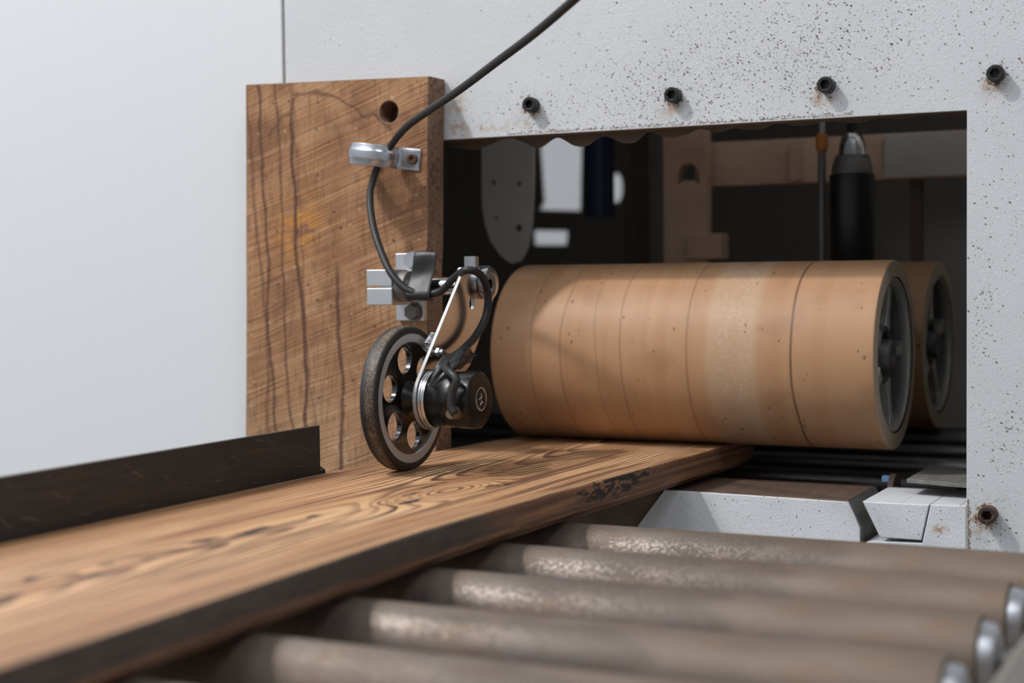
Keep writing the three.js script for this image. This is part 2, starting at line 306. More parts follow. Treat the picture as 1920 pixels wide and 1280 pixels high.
const tubeRough = texture(512, 2048, [0, 0.19, 0, 0.9], (u, v) => { const w = tubeWearSheen(u, v); return [0, mix(165, 120, w), mix(70, 170, w)]; }, { srgb: false, wrap: THREE.MirroredRepeatWrapping });
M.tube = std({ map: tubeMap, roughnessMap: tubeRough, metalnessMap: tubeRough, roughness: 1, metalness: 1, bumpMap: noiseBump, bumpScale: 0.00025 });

// tan sleeve of the feed rollers: bands round it, scuffs and dark nicks (u around, v along)
const sleeveMap = texture(512, 1024, [0, 0.68, -0.04, 0.45], (u, v) => {
  let c = mix3([186, 146, 110], [172, 132, 98], fbm(u * 8, v * 14, 101, 4));
  c = mix3(c, [172, 128, 92], 0.5 * sst(0.45, 0.75, fbm(3.1, v * 60, 102, 3)));
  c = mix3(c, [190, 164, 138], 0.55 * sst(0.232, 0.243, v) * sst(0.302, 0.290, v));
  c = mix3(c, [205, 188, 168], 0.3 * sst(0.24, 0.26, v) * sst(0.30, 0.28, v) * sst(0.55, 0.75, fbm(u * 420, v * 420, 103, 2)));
  for (const [p, w, k, wob] of [[0.338, 0.0011, 0.7, 0.004], [0.215, 0.0012, 0.28, 0.003], [0.135, 0.001, 0.25, 0.004], [0.06, 0.0012, 0.25, 0.012], [0.10, 0.0009, 0.2, 0.02], [0.02, 0.001, 0.2, 0.003]]) c = mix3(c, [92, 62, 44], k * sst(2, 0.3, Math.abs(v - p - wob * (fbm(u * 9, p * 70, 104, 2) - 0.5) * 2) / w));
  c = mix3(c, [150, 112, 82], 0.35 * sst(0.55, 0.8, fbm(u * 26, v * 22, 105, 3)));
  c = mix3(c, [96, 66, 48], 0.55 * dots(u, v, 26, 3, 0.30, 0.09));
  c = mix3(c, [78, 54, 42], 0.6 * dots(u, v, 55, 5, 0.12, 0.12));
  return c;
}, { wrap: THREE.MirroredRepeatWrapping });
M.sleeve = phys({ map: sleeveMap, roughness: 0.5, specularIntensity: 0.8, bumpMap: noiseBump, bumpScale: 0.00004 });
M.sleeveEnd = std({ color: new THREE.Color().setRGB(0.56, 0.45, 0.33), roughness: 0.5 });
M.castDark = std({ color: new THREE.Color().setRGB(0.20, 0.19, 0.18), metalness: 0.6, roughness: 0.35, bumpMap: noiseBump, bumpScale: 0.0003 });
M.castRim = std({ color: new THREE.Color().setRGB(0.55, 0.54, 0.51), metalness: 0.4, roughness: 0.42 });

// tyre tread: sawdust caked on the side nearer the motor (u around, v across, metres)
const treadMap = texture(1024, 128, [0, 0.4712, -0.02, 0.02], (u, v) => {
  const n = fbm(u * 90, v * 160, 110, 4), q = fbm(u * 420, v * 420, 112, 3);
  const band = sst(-0.006, -0.0015, v) * sst(0.0078, 0.0045, v + 0.003 * (n - 0.5));
  const dust = band * sst(0.34, 0.72, n * 0.3 + fbm(u * 1300, v * 1300, 114, 2) * 0.7);
  let c = mix3([26, 25, 24], [42, 39, 36], q); return mix3(c, mix3([132, 104, 78], [168, 140, 110], q), 0.8 * dust);
}, { wrap: THREE.RepeatWrapping });
M.tread = std({ map: treadMap, roughness: 0.55, bumpMap: noiseBump, bumpScale: 0.00015 });

// mill-scale steel of the guide fence (u = z, v = y)
const fenceR = rng(77), scratches = Array.from({ length: 70 }, () => [0.05 + fenceR() * 0.6, -0.01 + fenceR() * 0.055, 0.002 + fenceR() * 0.010, -0.5 + fenceR() * 1.2, 0.00018 + fenceR() * 0.0003, fenceR()]);
M.fence = std({ map: texture(2048, 160, [0.03, 0.83, -0.036, 0.052], (z, y) => {
  let c = mix3([50, 48, 45], [66, 62, 58], fbm(z * 30, y * 90, 120, 4)); c = mix3(c, [84, 70, 58], 0.5 * sst(0.55, 0.8, fbm(z * 9, y * 200, 121, 3)));
  for (const [sz, sy, l, a, w, k] of scratches) { const dx = z - sz, dy = y - sy, p = dx * Math.cos(a) + dy * Math.sin(a), q = -dx * Math.sin(a) + dy * Math.cos(a); if (Math.abs(p) < l && Math.abs(q) < 2 * w) c = mix3(c, [150, 132, 112], (0.3 + 0.5 * k) * sst(2 * w, 0, Math.abs(q)) * sst(l, l * 0.5, Math.abs(p))); }
  return c;
}), roughness: 0.5, metalness: 0.35, bumpMap: noiseBump, bumpScale: 0.00015 });
// white bed castings, chipped and rust spotted
M.bedWhite = std({ map: texture(1024, 1024, [0.1, 0.56, -0.25, 0.21], (x, y) => {
  let c = mix3([214, 217, 221], [203, 206, 210], fbm(x * 30, y * 30, 130, 3));
  c = mix3(c, [60, 50, 42], 0.8 * dots(x, y, 120, 11, 0.22, 0.13));
  c = mix3(c, [74, 62, 52], 0.7 * dots(x, y, 300, 13, 0.18, 0.2));
  c = mix3(c, [150, 112, 78], 0.6 * dots(x, y, 40, 15, 0.10, 0.07));
  c = mix3(c, [150, 118, 86], 0.8 * Math.exp(-(((x - 0.505) / 0.006) ** 2) - (((y + 0.062) / 0.004) ** 2)) * sst(0.3, 0.5, fbm(x * 400, y * 400, 133, 2)));
  return c;
}), roughness: 0.5, bumpMap: noiseBump, bumpScale: 0.00025 });
M.bedTop = std({ map: texture(512, 256, [0, 0.3, 0, 0.15], (x, y) => mix3(mix3([92, 74, 62], [124, 104, 90], fbm(x * 26, y * 60, 140, 4)), [60, 50, 44], 0.7 * sst(0.55, 0.7, fbm(x * 40, y * 120, 141, 3))), { wrap: THREE.MirroredRepeatWrapping }), roughness: 0.6, metalness: 0.3 });
M.greyCast = std({ map: texture(256, 256, [0, 0.1, 0, 0.1], (x, y) => mix3([126, 124, 118], [98, 96, 92], fbm(x * 120, y * 60, 142, 4)), { wrap: THREE.MirroredRepeatWrapping }), roughness: 0.7, bumpMap: noiseBump, bumpScale: 0.0003 });
M.wall = std({ color: new THREE.Color().setRGB(0.55, 0.56, 0.57), roughness: 0.9 });
M.ceiling = std({ color: new THREE.Color().setRGB(0.75, 0.75, 0.74), roughness: 0.9 });
M.floor = std({ map: texture(512, 512, [0, 3, 0, 3], (x, y) => mix3([128, 124, 118], [104, 101, 97], fbm(x * 6, y * 6, 150, 5)), { wrap: THREE.MirroredRepeatWrapping }), roughness: 0.6 });
M.glow = std({ color: 0xffffff, emissive: 0xf4f8ff, emissiveIntensity: 1.2 });
M.lampGlow = std({ color: 0xffffff, emissive: 0xfff6ea, emissiveIntensity: 6 });
M.frameSteel = std({ color: new THREE.Color().setRGB(0.30, 0.27, 0.24), roughness: 0.55, metalness: 0.2, bumpMap: noiseBump, bumpScale: 0.0002 });
M.brass = std({ color: new THREE.Color().setRGB(0.20, 0.15, 0.10), metalness: 0.5, roughness: 0.4 });
M.copperTint = std({ color: new THREE.Color().setRGB(0.60, 0.22, 0.05), roughness: 0.5 });
M.blue = std({ color: new THREE.Color().setRGB(0.25, 0.45, 0.75), roughness: 0.5 });

// ---------------------------------------------------------------- the room
{
  const { x0, x1, y0, y1, z0, z1 } = ROOM, t = 0.12;
  structure('floor', box(x0 - t, x1 + t, y0 - t, y0, z0 - t, z1 + t), M.floor);
  structure('ceiling', box(x0 - t, x1 + t, y1, y1 + t, z0 - t, z1 + t), M.ceiling);
  structure('wall_left', box(x0 - t, x0, y0, y1, z0, z1), M.wall);
  structure('wall_right', box(x1, x1 + t, y0, y1, z0, z1), M.wall);
  structure('wall_back', box(x0 - t, x1 + t, y0, y1, z0 - t, z0), M.wall);
  structure('wall_front', box(x0 - t, x1 + t, y0, y1, z1, z1 + t), M.wall);
  const spots = [[-2.4, -2.5, 'back wall and the left wall'], [2.4, -2.5, 'back wall and the right wall'], [-2.7, 0.4, 'left wall beside the machine'], [-2.7, 2.2, 'left wall in front of the machine'], [-2.7, 4.0, 'front wall and the left wall'], [-0.4, 4.0, 'middle of the front wall'], [2.6, 2.4, 'right wall in front of the machine']];
  for (const [x, z, where] of spots) {  // panels out of view, added to give soft fill from above
    const g = thing('added_fill_light', 'flat white ceiling panel added for fill light near the ' + where, 'ceiling light', [x, y1, z], 'added fill light panels');
    mesh(g, 'frame', box(-0.62, 0.62, -0.05, 0, -0.32, 0.32, 0.008), M.aluminium);
    mesh(g, 'diffuser', box(-0.6, 0.6, -0.054, -0.050, -0.3, 0.3), M.glow);
    const l = new THREE.RectAreaLight(0xf5f8fe, PANEL_LIGHT * 4, 1.2, 0.6); l.name = 'panel_light'; l.position.set(0, -0.06, 0); l.rotation.x = -Math.PI / 2; g.add(l);
  }
  const f = thing('flood_lamp', 'small round flood lamp hanging from the ceiling above the conveyor', 'lamp', LAMP);
  const dir = new THREE.Vector3(...LAMP_AIM).sub(new THREE.Vector3(...LAMP)).normalize();
  const q = new THREE.Quaternion().setFromUnitVectors(new THREE.Vector3(0, -1, 0), dir);
  const turn = (g) => g.applyQuaternion(q);
  mesh(f, 'housing', turn(new THREE.LatheGeometry([[0.0, 0.12], [0.035, 0.12], [0.05, 0.09], [0.078, 0.02], [0.08, -0.01], [0.074, -0.01], [0.05, 0.03], [0, 0.03]].map(([r, h]) => new THREE.Vector2(r, h)), 40)), M.black);
  mesh(f, 'bulb', turn(new THREE.CylinderGeometry(0.055, 0.055, 0.006, 40).translate(0, 0.022, 0)), M.lampGlow);
  mesh(f, 'stem', cylY(0.01, 0.09, ROOM.y1 - LAMP[1], 0, 0, 16), M.black);
  const s = new THREE.SpotLight(0xfffaf5, LAMP_CANDELA, 0, 0.75, 0.5); s.name = 'flood_light'; s.position.copy(dir).multiplyScalar(0.012); s.target.position.set(...LAMP_AIM); s.shadow.radius = 4; s.castShadow = true; s.shadow.mapSize.set(2048, 2048);
  scene.add(s.target); s.target.name = 'flood_target'; f.add(s);
}

// ---------------------------------------------------------------- the machine housing
const ZM = -0.205, T = 0.005;                          // front plane of the panel, sheet thickness
const machine = thing('brushing_machine', 'large white powder coated brushing machine with a wide feed opening', 'machine', [0, 0, 0]);
{
  const s = new THREE.Shape([[-0.2845, -0.88], [1.15, -0.88], [1.15, 0.95], [-0.2845, 0.95]].map((p) => new THREE.Vector2(...p)));
  const o = new THREE.Path([[-0.24, 0.3605], [0.5321, 0.3605], [0.5321, -0.35], [-0.24, -0.35]].map((p) => new THREE.Vector2(...p)));
  const panel = mesh(machine, 'front_panel', plateZ(s, ZM - T, ZM, [o], 0.0008), M.panel);
  const spot = [[0.0493, 0.393, 0.0085, 0.012, M.boltBlack], [0.220, 0.393, 0.0085, 0.012, M.boltBlack], [0.388, 0.393, 0.0085, 0.012, M.boltBlack], [0.5575, 0.3932, 0.0085, 0.012, M.boltBlack], [0.551, -0.0435, 0.0088, 0.017, M.rust]];
  for (const [x, y, r, h, m] of spot) {
    const b = mesh(panel, 'cap_screw', capScrew(r, h).translate(x + 0.0035, y + 0.001, ZM), m, m === M.rust ? 'rusty socket screw standing proud' : undefined);
  }
  mesh(machine, 'opening_flange', box(-0.24, 0.5321, 0.3605, 0.3635, ZM - 0.03, ZM - T), M.darkBrown, 'dusty folded flange over the opening');
  mesh(machine, 'side_cover', plateZ([[-1.6, -0.88], [-0.2895, -0.88], [-0.2895, 0.95], [-1.6, 0.95]], ZM - 0.006, ZM - 0.001, [], 0.0012), M.cover, 'smooth white cover panel left of the seam');
  mesh(machine, 'inner_frame', box(-0.30, -0.272, -0.88, 0.95, ZM - 0.03, ZM - 0.0065), M.greyPaint);
  // closed behind, with gaps in the back and an added top opening that lights the rollers
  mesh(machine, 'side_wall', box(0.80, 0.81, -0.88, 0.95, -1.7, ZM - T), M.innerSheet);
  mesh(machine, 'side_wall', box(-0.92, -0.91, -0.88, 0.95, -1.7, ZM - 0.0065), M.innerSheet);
  const top = new THREE.Shape([[-0.91, 0.21], [0.80, 0.21], [0.80, 1.7], [-0.91, 1.7]].map((p) => new THREE.Vector2(...p)));
  const lightOpening = new THREE.Path([[0.10, 0.27], [0.79, 0.27], [0.79, 0.70], [0.10, 0.70]].map((p) => new THREE.Vector2(...p)));  // opening added so ceiling light falls on the rollers
  top.holes.push(lightOpening);
  mesh(machine, 'top_cover', new THREE.ExtrudeGeometry(top, { depth: 0.006, bevelEnabled: false }).rotateX(-Math.PI / 2).translate(0, 0.92, 0), M.cover, 'white top sheet with an added opening that lets in light');
  const zb = -1.69, P = (u, v) => { const q = at(u, v, 2, zb); return new THREE.Vector2(q.x, q.y); };
  const back = new THREE.Shape([[-0.91, -0.88], [0.80, -0.88], [0.80, 0.92], [-0.91, 0.92]].map((p) => new THREE.Vector2(...p)));
  back.holes.push(new THREE.Path([P(1009, 215), P(1092, 215), P(1088, 395), P(1012, 393), P(1020, 378)]));
  back.holes.push(new THREE.Path([P(1001, 432), P(1064, 433), P(1062, 459), P(1003, 459)]));
  back.holes.push(new THREE.Path(Array.from({ length: 20 }, (_, i) => { const a = i / 20 * 6.283; return P(1156 + 11 * Math.cos(a), 352 + 28 * Math.sin(a)); })));
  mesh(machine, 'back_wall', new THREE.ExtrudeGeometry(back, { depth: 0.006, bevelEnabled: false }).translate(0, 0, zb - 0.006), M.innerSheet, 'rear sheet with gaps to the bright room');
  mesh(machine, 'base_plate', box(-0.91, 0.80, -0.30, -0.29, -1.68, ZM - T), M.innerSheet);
  // scalloped rubber dust curtain hanging behind the opening's top edge
  const bot = [[850, 276], [890, 280], [920, 271], [955, 258], [985, 268], [1010, 277], [1045, 258], [1080, 274], [1100, 273], [1130, 255], [1170, 268], [1190, 266], [1218, 246], [1250, 258], [1282, 254], [1312, 242], [1345, 248], [1375, 240], [1405, 243], [1435, 239], [1455, 230], [1490, 235], [1520, 233], [1550, 226], [1590, 230], [1618, 228], [1650, 219], [1690, 223], [1712, 219], [1745, 212], [1775, 219], [1800, 217], [1820, 208], [1860, 210]].map(([u, v]) => { const q = at(u, v, 2, ZM - 0.034); return new THREE.Vector3(q.x, q.y, 0); });
  const cv = new THREE.CatmullRomCurve3(bot), pts = cv.getPoints(260).map((p) => new THREE.Vector2(p.x, p.y));
  const cs = new THREE.Shape([new THREE.Vector2(pts[0].x - 0.12, 0.40), new THREE.Vector2(pts[0].x - 0.12, pts[0].y), ...pts, new THREE.Vector2(pts[pts.length - 1].x, 0.40)]);
  const cg = new THREE.ExtrudeGeometry(cs, { depth: 0.004, bevelEnabled: false }).translate(0, 0, ZM - 0.036);
  mesh(machine, 'dust_curtain', cg, [M.darkBrown, M.greyCast], 'brown rubber curtain with a scalloped lower edge');
}

// ---------------------------------------------------------------- feed rollers
function feedRoller(xa, xb, y, z, r, label, turn) {
  const g = thing('feed_roller', label, 'roller', [0, y, z], 'tan feed rollers');
  const ri = r * 0.82, L = xb - xa;
  const body = latheX([[xa, ri], [xa, r - 0.004], [xa + 0.001, r - 0.001], [xa + 0.004, r], [xb - 0.003, r], [xb - 0.0008, r - 0.0008]], 128);
  { const p = body.attributes.position, uv = body.attributes.uv; for (let i = 0; i < p.count; i++) uv.setXY(i, uv.getX(i) * 0.672, p.getX(i)); }
  body.rotateX(2.4);
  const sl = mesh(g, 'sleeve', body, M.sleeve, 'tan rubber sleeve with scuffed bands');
  mesh(sl, 'end_face', latheX([[xb - 0.0008, r - 0.0008], [xb, r - 0.003], [xb, ri + 0.0005]], 128), M.sleeveEnd);
  mesh(g, 'rim', latheX([[xb - 0.012, ri], [xb - 0.002, ri], [xb - 0.001, ri - 0.001], [xb - 0.001, ri - 0.004], [xb - 0.004, ri - 0.0045], [xb - 0.012, ri - 0.005], [xb - 0.012, ri]], 96), M.castRim, 'bare metal rim');
  mesh(g, 'core', latheX([[xa, ri], [xb - 0.012, ri], [xb - 0.012, ri - 0.005], [xb - 0.08, ri - 0.0055], [xa, ri - 0.0055], [xa, ri]], 96), M.castDark);
  mesh(g, 'inner_disc', cylX(ri - 0.005, xb - 0.085, xb - 0.08, 0, 0, 64), M.castDark);
  const hub = mesh(g, 'hub', latheX([[xb - 0.08, r * 0.34], [xb - 0.02, r * 0.33], [xb - 0.012, r * 0.31], [xb - 0.012, r * 0.24], [xb - 0.03, r * 0.235], [xb - 0.03, 0]], 48), M.castDark);
  mesh(hub, 'shaft_end', latheX([[xb - 0.03, r * 0.17], [xb - 0.006, r * 0.165], [xb - 0.003, r * 0.15], [xb - 0.003, r * 0.06], [xb - 0.008, r * 0.05], [xb - 0.008, 0]], 32), M.dullSteel, 'bright worn shaft end');
  for (let k = 0; k < 5; k++) {
    const a = turn + k * 2 * Math.PI / 5, sp = new THREE.Shape([[r * 0.30, -0.0085], [r * 0.5, -0.004], [ri - 0.014, -0.0045], [ri - 0.004, -0.010], [ri - 0.004, 0.010], [ri - 0.014, 0.0045], [r * 0.5, 0.004], [r * 0.30, 0.0085]].map((p) => new THREE.Vector2(...p)));
    const q = new THREE.ExtrudeGeometry(sp, { depth: 0.05, bevelEnabled: true, bevelThickness: 0.0015, bevelSize: 0.001, bevelSegments: 2 }).rotateZ(a).rotateY(Math.PI / 2).translate(xb - 0.062, 0, 0);
    mesh(g, 'spoke', q, M.castRim);
  }
  return g;
}
feedRoller(-0.034, 0.4265, 0.1072, -0.364, 0.107, 'wide tan feed roller pressing on the plank, nearer the opening', -1.22);
feedRoller(-0.034, 0.422, 0.1072, -0.640, 0.107, 'tan feed roller deeper in the machine behind the wide one', -1.0);

// ---------------------------------------------------------------- plank, fence, block
{
  const lerpTab = (tab, z) => { if (z <= tab[0][0]) return tab[0][1]; for (let i = 1; i < tab.length; i++) if (z <= tab[i][0]) return mix(tab[i - 1][1], tab[i][1], (z - tab[i - 1][0]) / (tab[i][0] - tab[i - 1][0])); return tab[tab.length - 1][1]; };
  const Lt = [[-0.60, -0.026], [-0.368, -0.041], [-0.2125, -0.0535], [0.06, -0.0672], [0.316, -0.0658], [0.507, -0.0640], [1.0, -0.0615]];
  const Rt = [[-0.60, 0.2435], [-0.358, 0.2356], [-0.1325, 0.2276], [0.1133, 0.2155], [0.2615, 0.2102], [0.4567, 0.2128], [0.65, 0.2201], [0.80, 0.2235], [1.0, 0.226]];
  const sm = (tab, z) => (lerpTab(tab, z - 0.06) + lerpTab(tab, z) * 2 + lerpTab(tab, z + 0.06)) / 4;
  const nz = 220, za = -0.43, zb = 1.0, TH = 0.0335, pos = [], uv = [], nrm = null, idxTop = [], idxSide = [];
  const row = [];
  for (let i = 0; i <= nz; i++) {
    const z = za + (zb - za) * i / nz, xl = sm(Lt, z) , xr = sm(Rt, z) + 0.0018 * (fbm(z * 16, 0.5, 160, 3) - 0.5);
    const bt = -0.0242 + 0.0020 * (fbm(z * 20, 4.5, 161, 3) - 0.5);
    row.push({ z, xl, xr, bt });
  }
  const NT = 14;
  for (const r of row) for (let k = 0; k <= NT; k++) { const x = mix(r.xl + 0.0008, r.xr - 0.0012, k / NT); pos.push(x, 0, r.z); uv.push(x, r.z); }
  for (let i = 0; i < nz; i++) for (let k = 0; k < NT; k++) { const a = i * (NT + 1) + k, b = a + NT + 1; idxTop.push(a, b, a + 1, b, b + 1, a + 1); }
  // right edge, undercut, bottom, left edge
  const strips = [[(r) => [r.xr - 0.0012, 0], (r) => [r.xr, -0.0014]], [(r) => [r.xr, -0.0014], (r) => [r.xr + 0.0003, r.bt * 0.6]], [(r) => [r.xr + 0.0003, r.bt * 0.6], (r) => [r.xr - 0.0006, r.bt]], [(r) => [r.xr - 0.0006, r.bt], (r) => [r.xr - 0.014, -TH]], [(r) => [r.xr - 0.014, -TH], (r) => [r.xl, -TH]], [(r) => [r.xl, -TH], (r) => [r.xl, -0.0008]], [(r) => [r.xl, -0.0008], (r) => [r.xl + 0.0008, 0]]];
  for (const [f0, f1] of strips) {
    const base = pos.length / 3;
    for (const r of row) { const a = f0(r), b = f1(r); pos.push(a[0], a[1], r.z, b[0], b[1], r.z); uv.push(r.z, a[1], r.z, b[1]); }
    for (let i = 0; i < nz; i++) { const a = base + i * 2; idxSide.push(a, a + 2, a + 1, a + 1, a + 2, a + 3); }
  }
  for (const [i, s] of [[0, -1], [nz, 1]]) { const r = row[i], b = pos.length / 3; for (const [x, y] of [[r.xl, 0], [r.xr, 0], [r.xr, r.bt], [r.xr - 0.014, -TH], [r.xl, -TH]]) { pos.push(x, y, r.z); uv.push(r.z, y); } for (let k = 1; k < 4; k++) s > 0 ? idxSide.push(b, b + k + 1, b + k) : idxSide.push(b, b + k, b + k + 1); }
  const g = new THREE.BufferGeometry();
  g.setAttribute('position', new THREE.Float32BufferAttribute(pos, 3)); g.setAttribute('uv', new THREE.Float32BufferAttribute(uv, 2));
  g.setIndex([...idxTop, ...idxSide]); g.addGroup(0, idxTop.length, 0); g.addGroup(idxTop.length, idxSide.length, 1); g.computeVertexNormals();
  single('wooden_plank', g, [M.plankTop, M.plankEdge], 'long brushed wooden plank with raised grain running under the feed roller', 'plank');
}
{
  const g = thing('guide_fence', 'dark scratched steel guide fence standing along the plank', 'fence', [0, 0, 0]);
  const b = new THREE.BoxGeometry(0.005, 0.0832, 1.0).translate(-0.0715, 0.0078, 0.557);
  { const p = b.attributes.position, uv = b.attributes.uv; for (let i = 0; i < p.count; i++) uv.setXY(i, p.getZ(i), p.getY(i)); }
  mesh(g, 'upright_leg', b, M.fence);
  { const p = at(613, 886, 2, 0.046); mesh(g, 'end_bolt', flatNormals(hexHead(0.0065, 0.010)).rotateX(Math.PI / 2).translate(p.x - 0.0075, p.y, 0.0510), M.boltBlack, 'black bolt at the end of the fence'); }
  mesh(g, 'foot_leg', box(-0.13, -0.074, -0.0338, -0.0288, 0.060, 1.057), M.fence);
}
{
  // outline on the front face, rough cut
  const L = [[-0.3250, -0.10], [-0.3246, 0.02], [-0.3215, 0.12], [-0.3200, 0.18], [-0.3195, 0.229], [-0.3172, 0.33], [-0.3155, 0.437]];
  const R = [[-0.0600, 0.4300], [-0.0612, 0.40], [-0.0625, 0.36], [-0.0635, 0.31], [-0.0645, 0.25], [-0.0670, 0.20], [-0.0660, 0.15], [-0.0610, 0.09], [-0.0575, 0.04], [-0.0568, -0.10]];
  const s = new THREE.Shape([...R.slice().reverse(), ...L.slice().reverse()].map((p) => new THREE.Vector2(...p)));
  const c = at(729, 210, 2, -0.165);
  s.holes.push(circlePath(c.x, c.y, 0.0125));
  const bev = 0.0012;
  const g = new THREE.ExtrudeGeometry(s, { depth: 0.0385 - 2 * bev, bevelEnabled: true, bevelThickness: bev, bevelSize: bev, bevelOffset: -bev, bevelSegments: 2, curveSegments: 20 }).translate(0, 0, -0.2035 + bev);
  single('mounting_block', g, [M.block, M.blockSide], 'upright rough sawn wooden block with a drilled hole, carrying the clamp', 'wood block');
}

// ---------------------------------------------------------------- tube clamp on the block
const ROD_Y = 0.1905, ROD_Z = -0.115;
{
  const g = thing('tube_clamp', 'silver aluminium tube clamp bolted to the wooden block', 'clamp', [0, 0, 0]);
  const fl = mesh(g, 'flange', plateZ([[-0.103, 0.1505], [-0.0662, 0.1505], [-0.0662, 0.2285], [-0.103, 0.2285]], -0.165, -0.157, [], 0.001), M.aluminium);
  for (const [u, v, m] of [[765, 489, M.zinc], [767, 585, M.dullSteel]]) {
    const p = at(u, v, 2, -0.148);
    const w = mesh(fl, 'bolt', flatNormals(hexHead(0.0088, 0.009)).rotateX(Math.PI / 2).translate(p.x + 0.002, p.y, -0.1515), m, m === M.zinc ? 'bright hexagon bolt' : 'dark hexagon bolt');
    mesh(fl, 'washer', new THREE.CylinderGeometry(0.0112, 0.0112, 0.0016, 32).rotateX(Math.PI / 2).translate(p.x + 0.002, p.y, -0.1565), m);
  }
  mesh(g, 'neck', box(-0.100, -0.0700, 0.1720, 0.2080, -0.158, -0.131, 0.002), M.aluminium);
  // split jaws round the rod
  mesh(g, 'upper_jaw', box(-0.1045, -0.0715, 0.1908, 0.2095, -0.1315, -0.0955, 0.0012), M.aluminium);
  mesh(g, 'lower_jaw', box(-0.1045, -0.0715, 0.1698, 0.1890, -0.1315, -0.0955, 0.0012), M.aluminium);
  mesh(g, 'boss', latheX([[-0.0725, 0.0172], [-0.060, 0.0172], [-0.0585, 0.0160], [-0.0585, 0.0100]], 48).translate(0, ROD_Y, ROD_Z), M.dullSteel);
  mesh(g, 'rod', latheX([[-0.0900, 0.0], [-0.0900, 0.0103], [0.0290, 0.0103], [0.0305, 0.0090], [0.0305, 0]], 48).translate(0, ROD_Y, ROD_Z), M.chrome, 'polished round rod');
}

